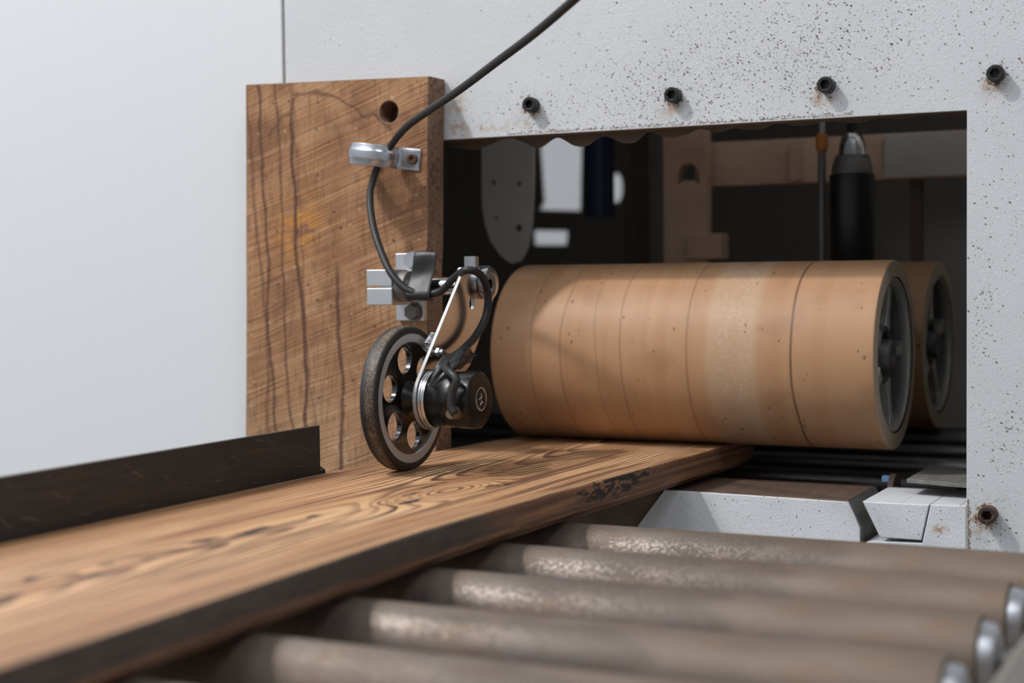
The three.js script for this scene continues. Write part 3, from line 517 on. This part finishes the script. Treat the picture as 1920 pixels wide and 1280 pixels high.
// ---------------------------------------------------------------- measuring wheel on its swing arm
{
  const g = thing('measuring_wheel_unit', 'measuring wheel with rotary encoder on a steel swing arm, rolling on the plank', 'encoder wheel', [0, 0.0752, 0]);
  const R = 0.075;
  const tyre = latheX([[-0.0110, R * 0.895], [-0.0110, R - 0.004], [-0.0100, R - 0.0014], [-0.0075, R], [0.0045, R], [0.0070, R - 0.0014], [0.0080, R - 0.004], [0.0080, R * 0.895]], 128);
  { const p = tyre.attributes.position, uv = tyre.attributes.uv; for (let i = 0; i < p.count; i++) uv.setXY(i, uv.getX(i) * 0.4712, p.getX(i)); }
  const wheel = mesh(g, 'tyre', tyre, M.tread, 'black rubber tyre caked with sawdust');
  mesh(g, 'rim_ring', latheX([[-0.0105, R * 0.90], [0.0072, R * 0.90], [0.0078, R * 0.893], [0.0078, R * 0.785], [0.0072, R * 0.775], [-0.0070, R * 0.775], [-0.0105, R * 0.86], [-0.0105, R * 0.90]], 128), M.satin, 'machined silver rim');
  const disc = new THREE.Shape(); disc.setFromPoints(Array.from({ length: 96 }, (_, i) => new THREE.Vector2(Math.cos(i * Math.PI / 48) * R * 0.785, Math.sin(i * Math.PI / 48) * R * 0.785)));
  for (let k = 0; k < 6; k++) { const a = (102 + 60 * k) * Math.PI / 180; disc.holes.push(circlePath(Math.cos(a) * 0.0405, Math.sin(a) * 0.0405, 0.0138, 40)); }
  mesh(g, 'wheel_disc', plateX(disc, -0.0018, 0.0052, [], 0.0012), M.glossBlack, 'glossy black disc with six round holes');
  mesh(g, 'hub', latheX([[-0.006, 0.0], [-0.006, 0.015], [0.002, 0.0195], [0.005, 0.0185], [0.007, 0.0145], [0.015, 0.0130], [0.016, 0.012], [0.016, 0.008], [0.0262, 0.008]], 64), M.encoderBlack);
  mesh(g, 'axle', latheX([[-0.014, 0], [-0.014, 0.006], [0.04, 0.006], [0.04, 0]], 24), M.steel);
  // swing arm
  const yc = 0.0752, X0 = 0.0265, X1 = 0.0306, arc = [];
  for (let k = 0; k <= 24; k++) { const a = (46 - 230 * k / 24) * Math.PI / 180; arc.push([Math.cos(a) * 0.0318, Math.sin(a) * 0.0318]); }
  const pts = [[-0.0755, 0.2070 - yc], ...arc, [-0.086, 0.104 - yc], [-0.146, 0.178 - yc], [-0.1500, 0.1920 - yc], [-0.1470, 0.2050 - yc], [-0.137, 0.2120 - yc], [-0.090, 0.2120 - yc]];
  const sc = at(885, 568, 0, X1), sl = new THREE.Path(); { const n = 20; for (let i = 0; i < n; i++) { const a = -i / n * 6.283; const px = -sc.z + 0.0055 * Math.cos(a), py = sc.y - yc + 0.0052 * Math.sin(a) + (Math.sin(a) > 0 ? 0.0022 : -0.0022); i ? sl.lineTo(px, py) : sl.moveTo(px, py); } }
  const arm = mesh(g, 'arm_plate', plateX(pts, X0, X1, [sl], 0.0005), [M.armSteel, M.armEdge], 'flat steel swing arm');
  const b1 = at(822, 660, 0, 0.034);
  mesh(arm, 'bolt', mergeGeometries([cylX(0.0032, X1, 0.040, b1.y - yc, b1.z, 20), flatNormals(hexHead(0.0052, 0.0035)).rotateZ(Math.PI / 2).translate(0.0345, b1.y - yc, b1.z)].map((q) => q.index ? q.toNonIndexed() : q)), M.zinc);
  { const p0 = at(800, 652, 0, 0.018), p1 = at(814, 632, 0, 0.018), pt = []; for (let i = 0; i <= 130; i++) { const t = i / 130, a = t * 2 * Math.PI * 7; const d = new THREE.Vector3().subVectors(p1, p0); const e1 = new THREE.Vector3(1, 0, 0), e2 = new THREE.Vector3().crossVectors(d, e1).normalize(); pt.push(p0.clone().addScaledVector(d, t).addScaledVector(e1, 0.0055 * Math.cos(a)).addScaledVector(e2, 0.0055 * Math.sin(a)).add(new THREE.Vector3(0, -yc, 0))); } mesh(arm, 'spring', sweep(pt, 0.0008, { n: 260, seg: 8 }), M.zinc); }
  // fittings where the arm hangs on the rod
  const ry = ROD_Y - yc, rz = ROD_Z;
  mesh(g, 'shaft_collar', plateX([[rz + 0.020, ry - 0.016], [rz + 0.020, ry + 0.010], [rz + 0.012, ry + 0.020], [rz - 0.014, ry + 0.020], [rz - 0.020, ry + 0.012], [rz - 0.020, ry - 0.016]], 0.0075, 0.0255, [], 0.002), M.aluminium);
  mesh(g, 'end_collar', latheX([[0.0306, 0.009], [0.0306, 0.0165], [0.0318, 0.0178], [0.0385, 0.0178], [0.0400, 0.0164], [0.0400, 0.009]], 56).translate(0, ry + 0.003, rz - 0.007), M.steel, 'round steel collar');
  mesh(g, 'retaining_washer', latheX([[0.0400, 0.0135], [0.0420, 0.0130], [0.0420, 0.0075], [0.0400, 0.0075]], 40).translate(0, ry, rz), M.dullSteel);
  { const p = at(884, 489, 0, 0.026); mesh(g, 'top_bolt', flatNormals(hexHead(0.0078, 0.012)).translate(0.026, p.y - yc - 0.001, p.z), M.zinc); }
  // encoder
  const body = mesh(g, 'encoder_body', latheX([[0.0375, 0.0], [0.0375, 0.0286], [0.0640, 0.0286], [0.0655, 0.0272], [0.0670, 0.0272], [0.0685, 0.0292], [0.0855, 0.0292], [0.0880, 0.0268], [0.0880, 0.0]], 72), M.encoderBlack, 'black encoder housing');
  mesh(body, 'mounting_flange', latheX([[0.0306, 0.010], [0.0306, 0.0302], [0.0326, 0.0302], [0.0330, 0.0290], [0.0338, 0.0290], [0.0342, 0.0302], [0.0362, 0.0302], [0.0368, 0.0290], [0.0378, 0.0290]], 72), M.steel, 'silver grooved flange');
  const cv = document.createElement('canvas'); cv.width = cv.height = 512; const c = cv.getContext('2d');
  c.fillStyle = '#0c0c0c'; c.fillRect(0, 0, 512, 512); c.strokeStyle = '#e8e8e4'; c.lineWidth = 13; c.beginPath(); c.arc(256, 256, 236, 0, 7); c.stroke();
  c.lineWidth = 15; const ln = (a, b, d, e) => { c.beginPath(); c.moveTo(a, b); c.lineTo(d, e); c.stroke(); };
  ln(262, 130, 262, 356); ln(150, 262, 320, 196); ln(206, 372, 330, 318); ln(226, 330, 232, 388); ln(310, 296, 322, 352);
  c.lineWidth = 5; for (let k = 0; k < 34; k++) { const a = (k < 17 ? 95 + k * 5 : -70 + (k - 17) * 5) * Math.PI / 180, l = 16 + (k * 7 % 5) * 3; ln(256 + Math.cos(a) * 190, 256 + Math.sin(a) * 190, 256 + Math.cos(a) * (190 + l), 256 + Math.sin(a) * (190 + l)); }
  const ct = new THREE.CanvasTexture(cv); ct.colorSpace = THREE.SRGBColorSpace;
  mesh(body, 'label', new THREE.CircleGeometry(0.0125, 48).rotateY(Math.PI / 2).translate(0.08825, 0.001, -0.001), std({ map: ct, roughness: 0.35 }), 'round black sticker with a white ring and crossed mark');
  const gl = new THREE.Vector3(0.0745, 0.064 - yc, 0.0265);
  mesh(body, 'cable_gland', mergeGeometries([new THREE.CylinderGeometry(0.0060, 0.0064, 0.012, 24), new THREE.CylinderGeometry(0.0046, 0.0060, 0.004, 24).translate(0, 0.008, 0)]).rotateX(Math.PI / 2).translate(gl.x, gl.y, gl.z + 0.004), M.brass, 'worn brass coloured cable gland');
}

// ---------------------------------------------------------------- cable, clip, tape
{
  const Z = 2, X = 0;
  const pts = [new THREE.Vector3(0.95, ROOM.y1 - 0.02, 0.5), new THREE.Vector3(0.93, 2.4, 0.5), new THREE.Vector3(0.80, 1.3, 0.45), at(1480, -380, Z, 0.30), at(1290, -190, Z, 0.22), at(1180, -93, Z, 0.165), at(1078, -2, Z, 0.11), at(1003, 62, Z, 0.065), at(930, 117, Z, 0.015), at(862, 168, Z, -0.035), at(800, 210, Z, -0.082), at(762, 238, Z, -0.110), at(738, 266, Z, -0.132), at(722, 290, Z, -0.136), at(706, 318, Z, -0.136), at(694, 362, Z, -0.130), at(698, 415, Z, -0.118), at(712, 465, Z, -0.105), at(736, 516, Z, -0.094), at(764, 543, Z, -0.093), at(798, 551, Z, -0.096), at(826, 546, Z, -0.096), at(850, 522, Z, -0.088), at(878, 506, X, 0.042), at(902, 516, X, 0.0475), at(915, 552, X, 0.0475), at(911, 592, X, 0.045), at(893, 628, X, 0.043), at(868, 655, X, 0.044), at(846, 672, X, 0.048), at(836, 690, Z, 0.016), at(846, 700, Z, 0.034), at(856, 712, Z, 0.038), at(848, 736, Z, 0.039), at(846, 764, Z, 0.040), at(853, 776, Z, 0.040)];
  single('signal_cable', sweep(pts, (t) => 0.0042, { n: 1500, seg: 12 }), M.rubber, 'thin black signal cable hanging from above and looping down to the encoder', 'cable');
}
{
  const g = thing('cable_clip', 'bright zinc cable clip screwed to the wooden block', 'cable clip', [0, 0, 0]);
  // strap swept in the x-z plane, 24 mm tall
  const prof = [], zf = -0.1645, cx = -0.1225, cz = -0.1395, rr = 0.0215, th = 0.0014;
  const path = []; path.push([-0.0725, zf + th / 2], [-0.094, zf + th / 2], [-0.100, zf + 0.003]);
  for (let k = 0; k <= 18; k++) { const a = (-38 + 300 * k / 18) * Math.PI / 180; path.push([cx + Math.cos(a) * rr * 1.25, cz + Math.sin(a) * rr]); }
  const curve = new THREE.CatmullRomCurve3(path.map(([x, z]) => new THREE.Vector3(x, 0, z)), false, 'centripetal'), n = 90, cross = [[-0.0125, 0], [-0.0118, 0.0007], [-0.0075, 0.0008], [-0.0055, 0.0022], [-0.0035, 0.0026], [0.0035, 0.0026], [0.0055, 0.0022], [0.0075, 0.0008], [0.0118, 0.0007], [0.0125, 0], [0.0118, -0.0007], [-0.0118, -0.0007]];
  const pos = [], idx = [], m = cross.length;
  for (let i = 0; i <= n; i++) { const p = curve.getPointAt(i / n), t = curve.getTangentAt(i / n), N = new THREE.Vector3(t.z, 0, -t.x), bead = sst(0.16, 0.24, i / n); for (const [h, o] of cross) { const q = h > -0.008 && h < 0.008 && o > 0 ? mix(0.0007, o, bead) : o; pos.push(p.x - N.x * -q, p.y + h, p.z - N.z * -q); } }
  for (let i = 0; i < n; i++) for (let j = 0; j < m; j++) { const a = i * m + j, b = i * m + (j + 1) % m; idx.push(a, a + m, b, b, a + m, b + m); }
  for (const i of [0, n]) for (let j = 1; j < m - 1; j++) i ? idx.push(i * m, i * m + j, i * m + j + 1) : idx.push(0, j + 1, j);
  const q = new THREE.BufferGeometry(); q.setAttribute('position', new THREE.Float32BufferAttribute(pos, 3)); q.setAttribute('uv', new THREE.Float32BufferAttribute(pos.flatMap((_, i) => i % 3 === 2 ? [] : [pos[i]]), 2)); q.setIndex(idx); q.computeVertexNormals();
  q.rotateZ(-0.13).translate(0, 0.3252, 0);
  mesh(g, 'strap', q, M.zinc);
  const sp = at(771, 298, 2, -0.160);
  mesh(g, 'screw', capScrew(0.0062, 0.0035).translate(sp.x, sp.y, -0.1635), M.rust, 'dark rusty screw');
}
{
  // tape holding the cable to the rod: a band that hangs from above over rod and cable
  const nx = 10, ny = 26, pos = [], idx = [];
  const prof = [[0.2285, -0.108], [0.2272, -0.1050], [0.222, -0.1035], [0.214, -0.1030], [0.206, -0.1025], [0.200, -0.1005], [0.194, -0.0972], [0.188, -0.0935], [0.183, -0.0905], [0.178, -0.0905], [0.1752, -0.0945], [0.1765, -0.101]];
  const cv = new THREE.CatmullRomCurve3(prof.map(([y, z]) => new THREE.Vector3(0, y, z)));
  const P = (i, j, o) => { const t = j / ny, p = cv.getPointAt(t), tg = cv.getTangentAt(t), s = i / nx, x0 = mix(-0.0475, -0.0525, t), x1 = mix(-0.0205, -0.0215, t); const nz = -tg.y, nyy = tg.z; const w = 0.0005 * Math.sin(s * 5 + t * 4) + 0.0004 * Math.sin(t * 9 + s * 3); return [mix(x0, x1, s) + 0.001 * Math.sin(t * 9), p.y + nyy * (o + w), p.z + nz * (o + w)]; };
  for (const o of [0.0007, -0.0007]) for (let j = 0; j <= ny; j++) for (let i = 0; i <= nx; i++) pos.push(...P(i, j, o));
  const A = (l, i, j) => l * (nx + 1) * (ny + 1) + j * (nx + 1) + i;
  for (let j = 0; j < ny; j++) for (let i = 0; i < nx; i++) { idx.push(A(0, i, j), A(0, i, j + 1), A(0, i + 1, j), A(0, i + 1, j), A(0, i, j + 1), A(0, i + 1, j + 1)); idx.push(A(1, i, j), A(1, i + 1, j), A(1, i, j + 1), A(1, i + 1, j), A(1, i + 1, j + 1), A(1, i, j + 1)); }
  for (let j = 0; j < ny; j++) for (const i of [0, nx]) idx.push(A(0, i, j), A(1, i, j), A(0, i, j + 1), A(1, i, j), A(1, i, j + 1), A(0, i, j + 1));
  for (let i = 0; i < nx; i++) for (const j of [0, ny]) idx.push(A(0, i, j), A(0, i + 1, j), A(1, i, j), A(1, i, j), A(0, i + 1, j), A(1, i + 1, j));
  const q = new THREE.BufferGeometry(); q.setAttribute('position', new THREE.Float32BufferAttribute(pos, 3)); q.setAttribute('uv', new THREE.Float32BufferAttribute(pos.flatMap((_, i) => i % 3 === 2 ? [] : [pos[i]]), 2)); q.setIndex(idx); q.computeVertexNormals();
  single('tape_band', q, M.tape, 'black tape band binding the cable to the polished rod', 'tape');
  // crumpled tape over the lead on top of the encoder
  const w = [at(874, 662, 0, 0.046), at(858, 672, 0, 0.050), at(842, 684, 0, 0.052), at(828, 700, 0, 0.050), at(816, 722, 0, 0.046), at(812, 742, 0, 0.044)];
  const tg = sweep(w, (t, a) => (0.0092 + 0.0035 * Math.sin(t * 3.1) - 0.004 * t) * (1 + 0.22 * Math.sin(3 * a + 7 * t) + 0.10 * Math.sin(7 * a - 16 * t)), { n: 60, seg: 40, flat: 0.75 });
  single('crumpled_tape', tg, M.tape, 'crumpled black tape wrapped round the lead above the encoder', 'tape');
}

// ---------------------------------------------------------------- conveyor
{
  const top = -0.034, r = 0.030, zs = Array.from({ length: 7 }, (_, k) => 0.058 + 0.1255 * k), xa = -0.16, xb = 0.634;
  const order = ['first conveyor roller, next to the white bed castings', 'second conveyor roller from the white bed castings', 'third conveyor roller from the white bed castings', 'fourth conveyor roller from the white bed castings', 'fifth conveyor roller from the white bed castings', 'sixth conveyor roller from the white bed castings', 'seventh conveyor roller from the white bed castings'];
  zs.forEach((z, k) => {
    const g = thing('conveyor_roller', 'worn brown steel ' + order[k], 'roller', [0, top - r, z], 'conveyor rollers');
    const t = latheX([[xa, 0.0], [xa, r - 0.002], [xa + 0.002, r], [xb - 0.002, r], [xb, r - 0.002], [xb, 0.0]], 72);
    { const p = t.attributes.position, uv = t.attributes.uv; for (let i = 0; i < p.count; i++) uv.setXY(i, uv.getX(i) * 0.1885 + k * 0.057, p.getX(i) + 0.2 + k * 0.013); }
    t.rotateX(k * 1.7);
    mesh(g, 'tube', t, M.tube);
    mesh(g, 'axle', cylX(0.008, xa - 0.029, xb + 0.025, 0, 0, 20), M.dullSteel);
    mesh(g, 'bearing_cap', latheX([[xb, 0.0255], [xb + 0.008, 0.024], [xb + 0.011, 0.019], [xb + 0.011, 0.008]], 40), M.zinc, 'grey bearing cap');
  });
  const f = thing('conveyor_table', 'steel conveyor table with side rails carrying the brown rollers', 'table', [0, 0, 0]);
  const za = -0.02, zb = 0.95;
  mesh(f, 'side_rail', box(0.660, 0.668, -0.16, -0.046, za, zb, 0.001), M.frameSteel);
  mesh(f, 'side_rail', box(-0.198, -0.190, -0.16, -0.046, za, zb, 0.001), M.frameSteel);
  mesh(f, 'rail_flange', box(0.668, 0.740, -0.052, -0.046, za, zb, 0.001), M.greyCast, 'pale flat flange of the rail');
  for (const z of zs) mesh(f, 'axle_nut', flatNormals(hexHead(0.012, 0.008)).rotateZ(Math.PI / 2).translate(0.672, top - r, z), M.zinc);
  for (const x of [-0.198, 0.63]) for (const z of [0.03, 0.88]) mesh(f, 'leg', box(x, x + 0.04, ROOM.y0, -0.16, z, z + 0.04, 0.002), M.frameSteel);
}

// ---------------------------------------------------------------- bed of the machine
{
  const zf = -0.2075, P = (u, v) => { const q = at(u, v, 2, zf); return [q.x, q.y]; };
  // left casting: white front, worn top, cut end
  const g = thing('bed_casting', 'long white bed casting with worn brown top beside the plank', 'bed casting', [0, 0, 0]);
  const A = P(1196, 985), B = P(1246, 918), C = P(1590, 941), D = P(1600, 962), E = P(1612, 990), Fq = P(1612, 1030), G = [0.17, -0.10];
  mesh(g, 'white_front', plateZ([[0.172, -0.11], A, B, C, D, E, [Fq[0], -0.11]], zf - 0.004, zf, [], 0.0008), M.bedWhite);
  const topG = new THREE.BufferGeometry();
  mesh(g, 'worn_top', box(B[0] - 0.002, C[0] - 0.001, -0.0445, -0.0375, -0.333, zf - 0.0041, 0.001), M.bedTop, 'worn brown steel top');
  mesh(g, 'cut_end', plateZ([[C[0] - 0.012, -0.0445], [C[0] - 0.0005, -0.0379], [D[0], D[1]], [E[0], E[1]], [E[0], -0.086], [C[0] - 0.012, -0.086]], -0.333, zf - 0.0041, [], 0.0006), M.greyCast, 'grey sawn end');
  // block set in a notch, and the bracket round it
  const b = P(1617, 940), c = P(1742, 946), d = P(1727, 1013), e = P(1648, 1004);
  single('bed_block', plateZ([[b[0], b[1]], [e[0], e[1]], [e[0] + 0.003, e[1] - 0.002], [d[0], d[1]], [c[0], c[1]]].reverse(), -0.330, zf, [], 0.0012), M.bedWhite, 'white wedge shaped bed block set in a notch', 'bed block');
  single('bed_bracket', plateZ([[c[0] + 0.0012, c[1]], [0.5312, c[1] + 0.001], [0.5312, -0.12], [0.43, -0.12], [0.43, -0.0800], [e[0] - 0.004, -0.0785], [d[0] + 0.0008, d[1] - 0.0028]], -0.330, zf - 0.0006, [], 0.001), M.bedWhite, 'white rust spotted bracket between the bed block and the machine panel', 'bracket');
  single('apron_plate', plateZ([[-0.05, -0.13], [0.20, -0.13], [0.20, -0.0395], [-0.05, -0.0395]], -0.226, -0.216, [], 0.001), M.darkBrown, 'dull brown apron plate under the plank', 'plate');
  // plate, washer and clip behind
  const Q = (u, v) => { const q = at(u, v, 1, -0.02); return new THREE.Vector2(q.x, -q.z); };
  const ps = new THREE.Shape([Q(1701, 897), Q(1826, 908), Q(1826, 884), Q(1746, 871)]);
  const plate = thing('bed_plate', 'thin grey plate lying behind the white bed block', 'plate', [0, 0, 0]);
  mesh(plate, 'plate', new THREE.ExtrudeGeometry(ps, { depth: 0.0035, bevelEnabled: true, bevelThickness: 0.0005, bevelSize: 0.0005, bevelSegments: 1 }).rotateX(-Math.PI / 2).translate(0, -0.0240, 0), M.greyCast);
  mesh(plate, 'support', box(0.49, 0.505, -0.29, -0.0245, -0.40, -0.385), M.dark);
  const k = at(1677, 906, 2, -0.345);
  single('edge_disc', cylX(0.024, 0.424, 0.430, -0.0495, -0.352, 40), M.darkBrown, 'thin brown disc edge showing behind the bed block', 'disc');
  single('blue_clip', box(0.413, 0.4235, -0.0360, -0.0285, -0.360, -0.352, 0.001), M.blue, 'tiny light blue clip beside the brown disc', 'clip');
  // support rollers and bars under the feed rollers
  const spec = [[-0.400, -0.064, 0.020, 'nearest the bed casting', 0.37], [-0.455, -0.050, 0.014, 'in front of the nearer feed roller axle', 0.72], [-0.515, -0.036, 0.012, 'just behind the nearer feed roller', 0.72], [-0.56, -0.022, 0.0085, 'between the two feed rollers', 0.72], [-0.655, -0.016, 0.014, 'under the deeper feed roller', 0.72]];
  for (const [z, y, r, w, xe] of spec) single('bed_bar', latheX([[-0.3, 0], [-0.3, r - 0.001], [-0.299, r], [xe - 0.001, r], [xe, r - 0.001], [xe, 0]], 40).translate(0, y, z), M.barSteel, 'dark round steel bed bar ' + w, 'bar', 'bed bars');
  single('bed_beam', box(-0.3, 0.70, -0.20, -0.09, -0.60, -0.36), M.castDark, 'dark beam below the round bed bars', 'beam');
}

// ---------------------------------------------------------------- parts inside the machine
{
  const P = (u, v, z) => { const q = at(u, v, 2, z); return [q.x, q.y]; };
  {
    const z = -0.50, o = [P(901, 200, z), P(903, 385, z), P(908, 420, z), P(920, 455, z), P(938, 480, z), P(958, 494, z), P(975, 490, z), P(988, 465, z), P(996, 420, z), P(1000, 330, z), P(1000, 200, z)];
    const hs = [[925, 342, 6], [973, 344, 6], [931, 409, 4], [972, 428, 8]].map(([u, v, r]) => { const p = P(u, v, z), q = P(u + r, v, z); return circlePath(p[0], p[1], Math.abs(q[0] - p[0])); });
    single('guide_plate', plateZ(o.reverse(), z - 0.008, z, hs, 0.001), M.greyPaint, 'grey hanging plate with rounded end and bolt holes', 'plate');
  }
  {
    const g = thing('drive_motor', 'dark navy motor hanging beside the grey plate', 'motor', [0, 0, 0]);
    const a = P(1098, 260, -0.88), b = P(1150, 405, -0.88);
    mesh(g, 'motor_body', new THREE.CylinderGeometry((b[0] - a[0]) / 2, (b[0] - a[0]) / 2, 0.15, 32).translate((a[0] + b[0]) / 2, b[1] + 0.075, -0.88), M.navy);
    mesh(g, 'motor_mount', cylY(0.012, b[1] + 0.15, 0.915, (a[0] + b[0]) / 2, -0.88, 16), M.dark);
  }
  {
    const a = P(1168, 250, -0.80), b = P(1218, 480, -0.80);
    single('dark_column', box(a[0], b[0], -0.29, 0.92, -0.86, -0.80, 0.002), M.darkBrown, 'dark brown column beside the light brown bracket', 'column');
  }
  {
    const z = -0.70, g = thing('brown_bracket', 'light brown upright bracket with an arched slot', 'bracket', [0, 0, 0]);
    const a = P(1220, 250, z), b = P(1326, 480, z), c = P(1290, 330, z), R = Math.abs(P(1310, 330, z)[0] - c[0]);
    const slot = new THREE.Path(); for (let i = 0; i <= 14; i++) { const t = Math.PI * i / 14; const x = c[0] + R * Math.cos(t), y = c[1] + R * Math.sin(t) * 1.1; i ? slot.lineTo(x, y) : slot.moveTo(x, y); } slot.lineTo(c[0] - R, c[1] - 0.012); slot.lineTo(c[0] - R * 0.5, c[1] - 0.006); slot.lineTo(c[0] + R * 0.5, c[1] - 0.006); slot.lineTo(c[0] + R, c[1] - 0.012);
    mesh(g, 'upright', plateZ([[a[0] + 0.018, 0.202], [b[0], 0.202], [b[0], 0.915], [a[0] + 0.018, 0.915]], z - 0.02, z, [slot], 0.001), M.brownPart);
    mesh(g, 'edge_bar', box(a[0], a[0] + 0.0175, 0.202, 0.915, z - 0.03, z + 0.01, 0.002), M.greyCast, 'pale front edge');
    mesh(g, 'foot', box(b[0] - 0.03, b[0] + 0.022, 0.222, 0.258, z - 0.03, z + 0.005, 0.002), M.brownPart);
  }
  {
    const z = -0.74, a = P(1326, 262, z), b = P(1650, 338, z), c = P(1840, 334, z), t = P(1840, 248, z);
    const g = thing('cross_beam', 'brown cross beam running behind the black air cylinder', 'beam', [0, 0, 0]);
    mesh(g, 'beam', box(a[0] - 0.02, 0.80, b[1], (a[1] + t[1]) / 2, z - 0.05, z, 0.002), M.brownPart);
    const p = P(1660, 300, z); mesh(g, 'face_plate', box(p[0], 0.80, b[1] + 0.002, (a[1] + t[1]) / 2 - 0.002, z + 0.0005, z + 0.008, 0.001), M.palePart);
    const q = P(1485, 300, z), q2 = P(1505, 300, z); mesh(g, 'rib', box(q[0], q2[0], b[1] + 0.004, (a[1] + t[1]) / 2 - 0.004, z + 0.0005, z + 0.014, 0.001), M.brownPart);
    mesh(g, 'rear_post', box(0.36, 0.375, -0.29, b[1], z - 0.03, z - 0.012), M.darkBrown);
  }
  {
    const z = -0.55, a = P(1557, 480, z), b = P(1640, 480, z), x = (a[0] + b[0]) / 2, r = (b[0] - a[0]) / 2, yt = P(1600, 326, z)[1], yc = P(1600, 300, z)[1], yd = P(1590, 246, z)[1];
    const g = thing('air_cylinder', 'black air cylinder with a domed metal cap', 'cylinder', [x, 0, z]);
    mesh(g, 'barrel', new THREE.LatheGeometry([[0, 0.202], [r, 0.202], [r, yt - 0.002], [r - 0.002, yt], [0, yt]].map((p) => new THREE.Vector2(...p)), 40), M.black);
    mesh(g, 'collar', new THREE.LatheGeometry([[r * 0.9, yt], [r * 0.92, yt + 0.006], [r * 0.80, yc], [r * 0.72, yc + 0.006], [0, yc + 0.006]].map((p) => new THREE.Vector2(...p)), 40), M.dullSteel);
    mesh(g, 'domed_cap', new THREE.LatheGeometry([[r * 0.62, yc + 0.006], [r * 0.6, yc + 0.016], [r * 0.48, yd - 0.008], [r * 0.25, yd - 0.001], [0, yd]].map((p) => new THREE.Vector2(...p)), 40), M.chrome, 'polished domed cap');
    mesh(g, 'mounting_stud', cylY(0.006, yd - 0.002, 0.92, 0, 0, 16), M.dark);
  }
  {
    const z = -0.56, x = P(1541, 300, z)[0], y0 = P(1541, 322, z)[1], y1 = P(1541, 284, z)[1], y2 = P(1541, 250, z)[1];
    const g = thing('push_rod', 'thin steel push rod with an orange joint beside the air cylinder', 'rod', [x, 0, z]);
    mesh(g, 'rod', cylY(0.0042, y2, 0.60, 0, 0, 20), M.zinc);
    mesh(g, 'joint', new THREE.LatheGeometry([[0, y1], [0.006, y1], [0.0078, y1 + 0.006], [0.0078, y2 - 0.004], [0.0055, y2], [0, y2]].map((p) => new THREE.Vector2(...p)), 24), M.copperTint, 'orange brown joint');
    mesh(g, 'lower_rod', cylY(0.005, 0.19, y1, 0, 0, 20), M.dullSteel);
  }
}

renderer.render(scene, camera);
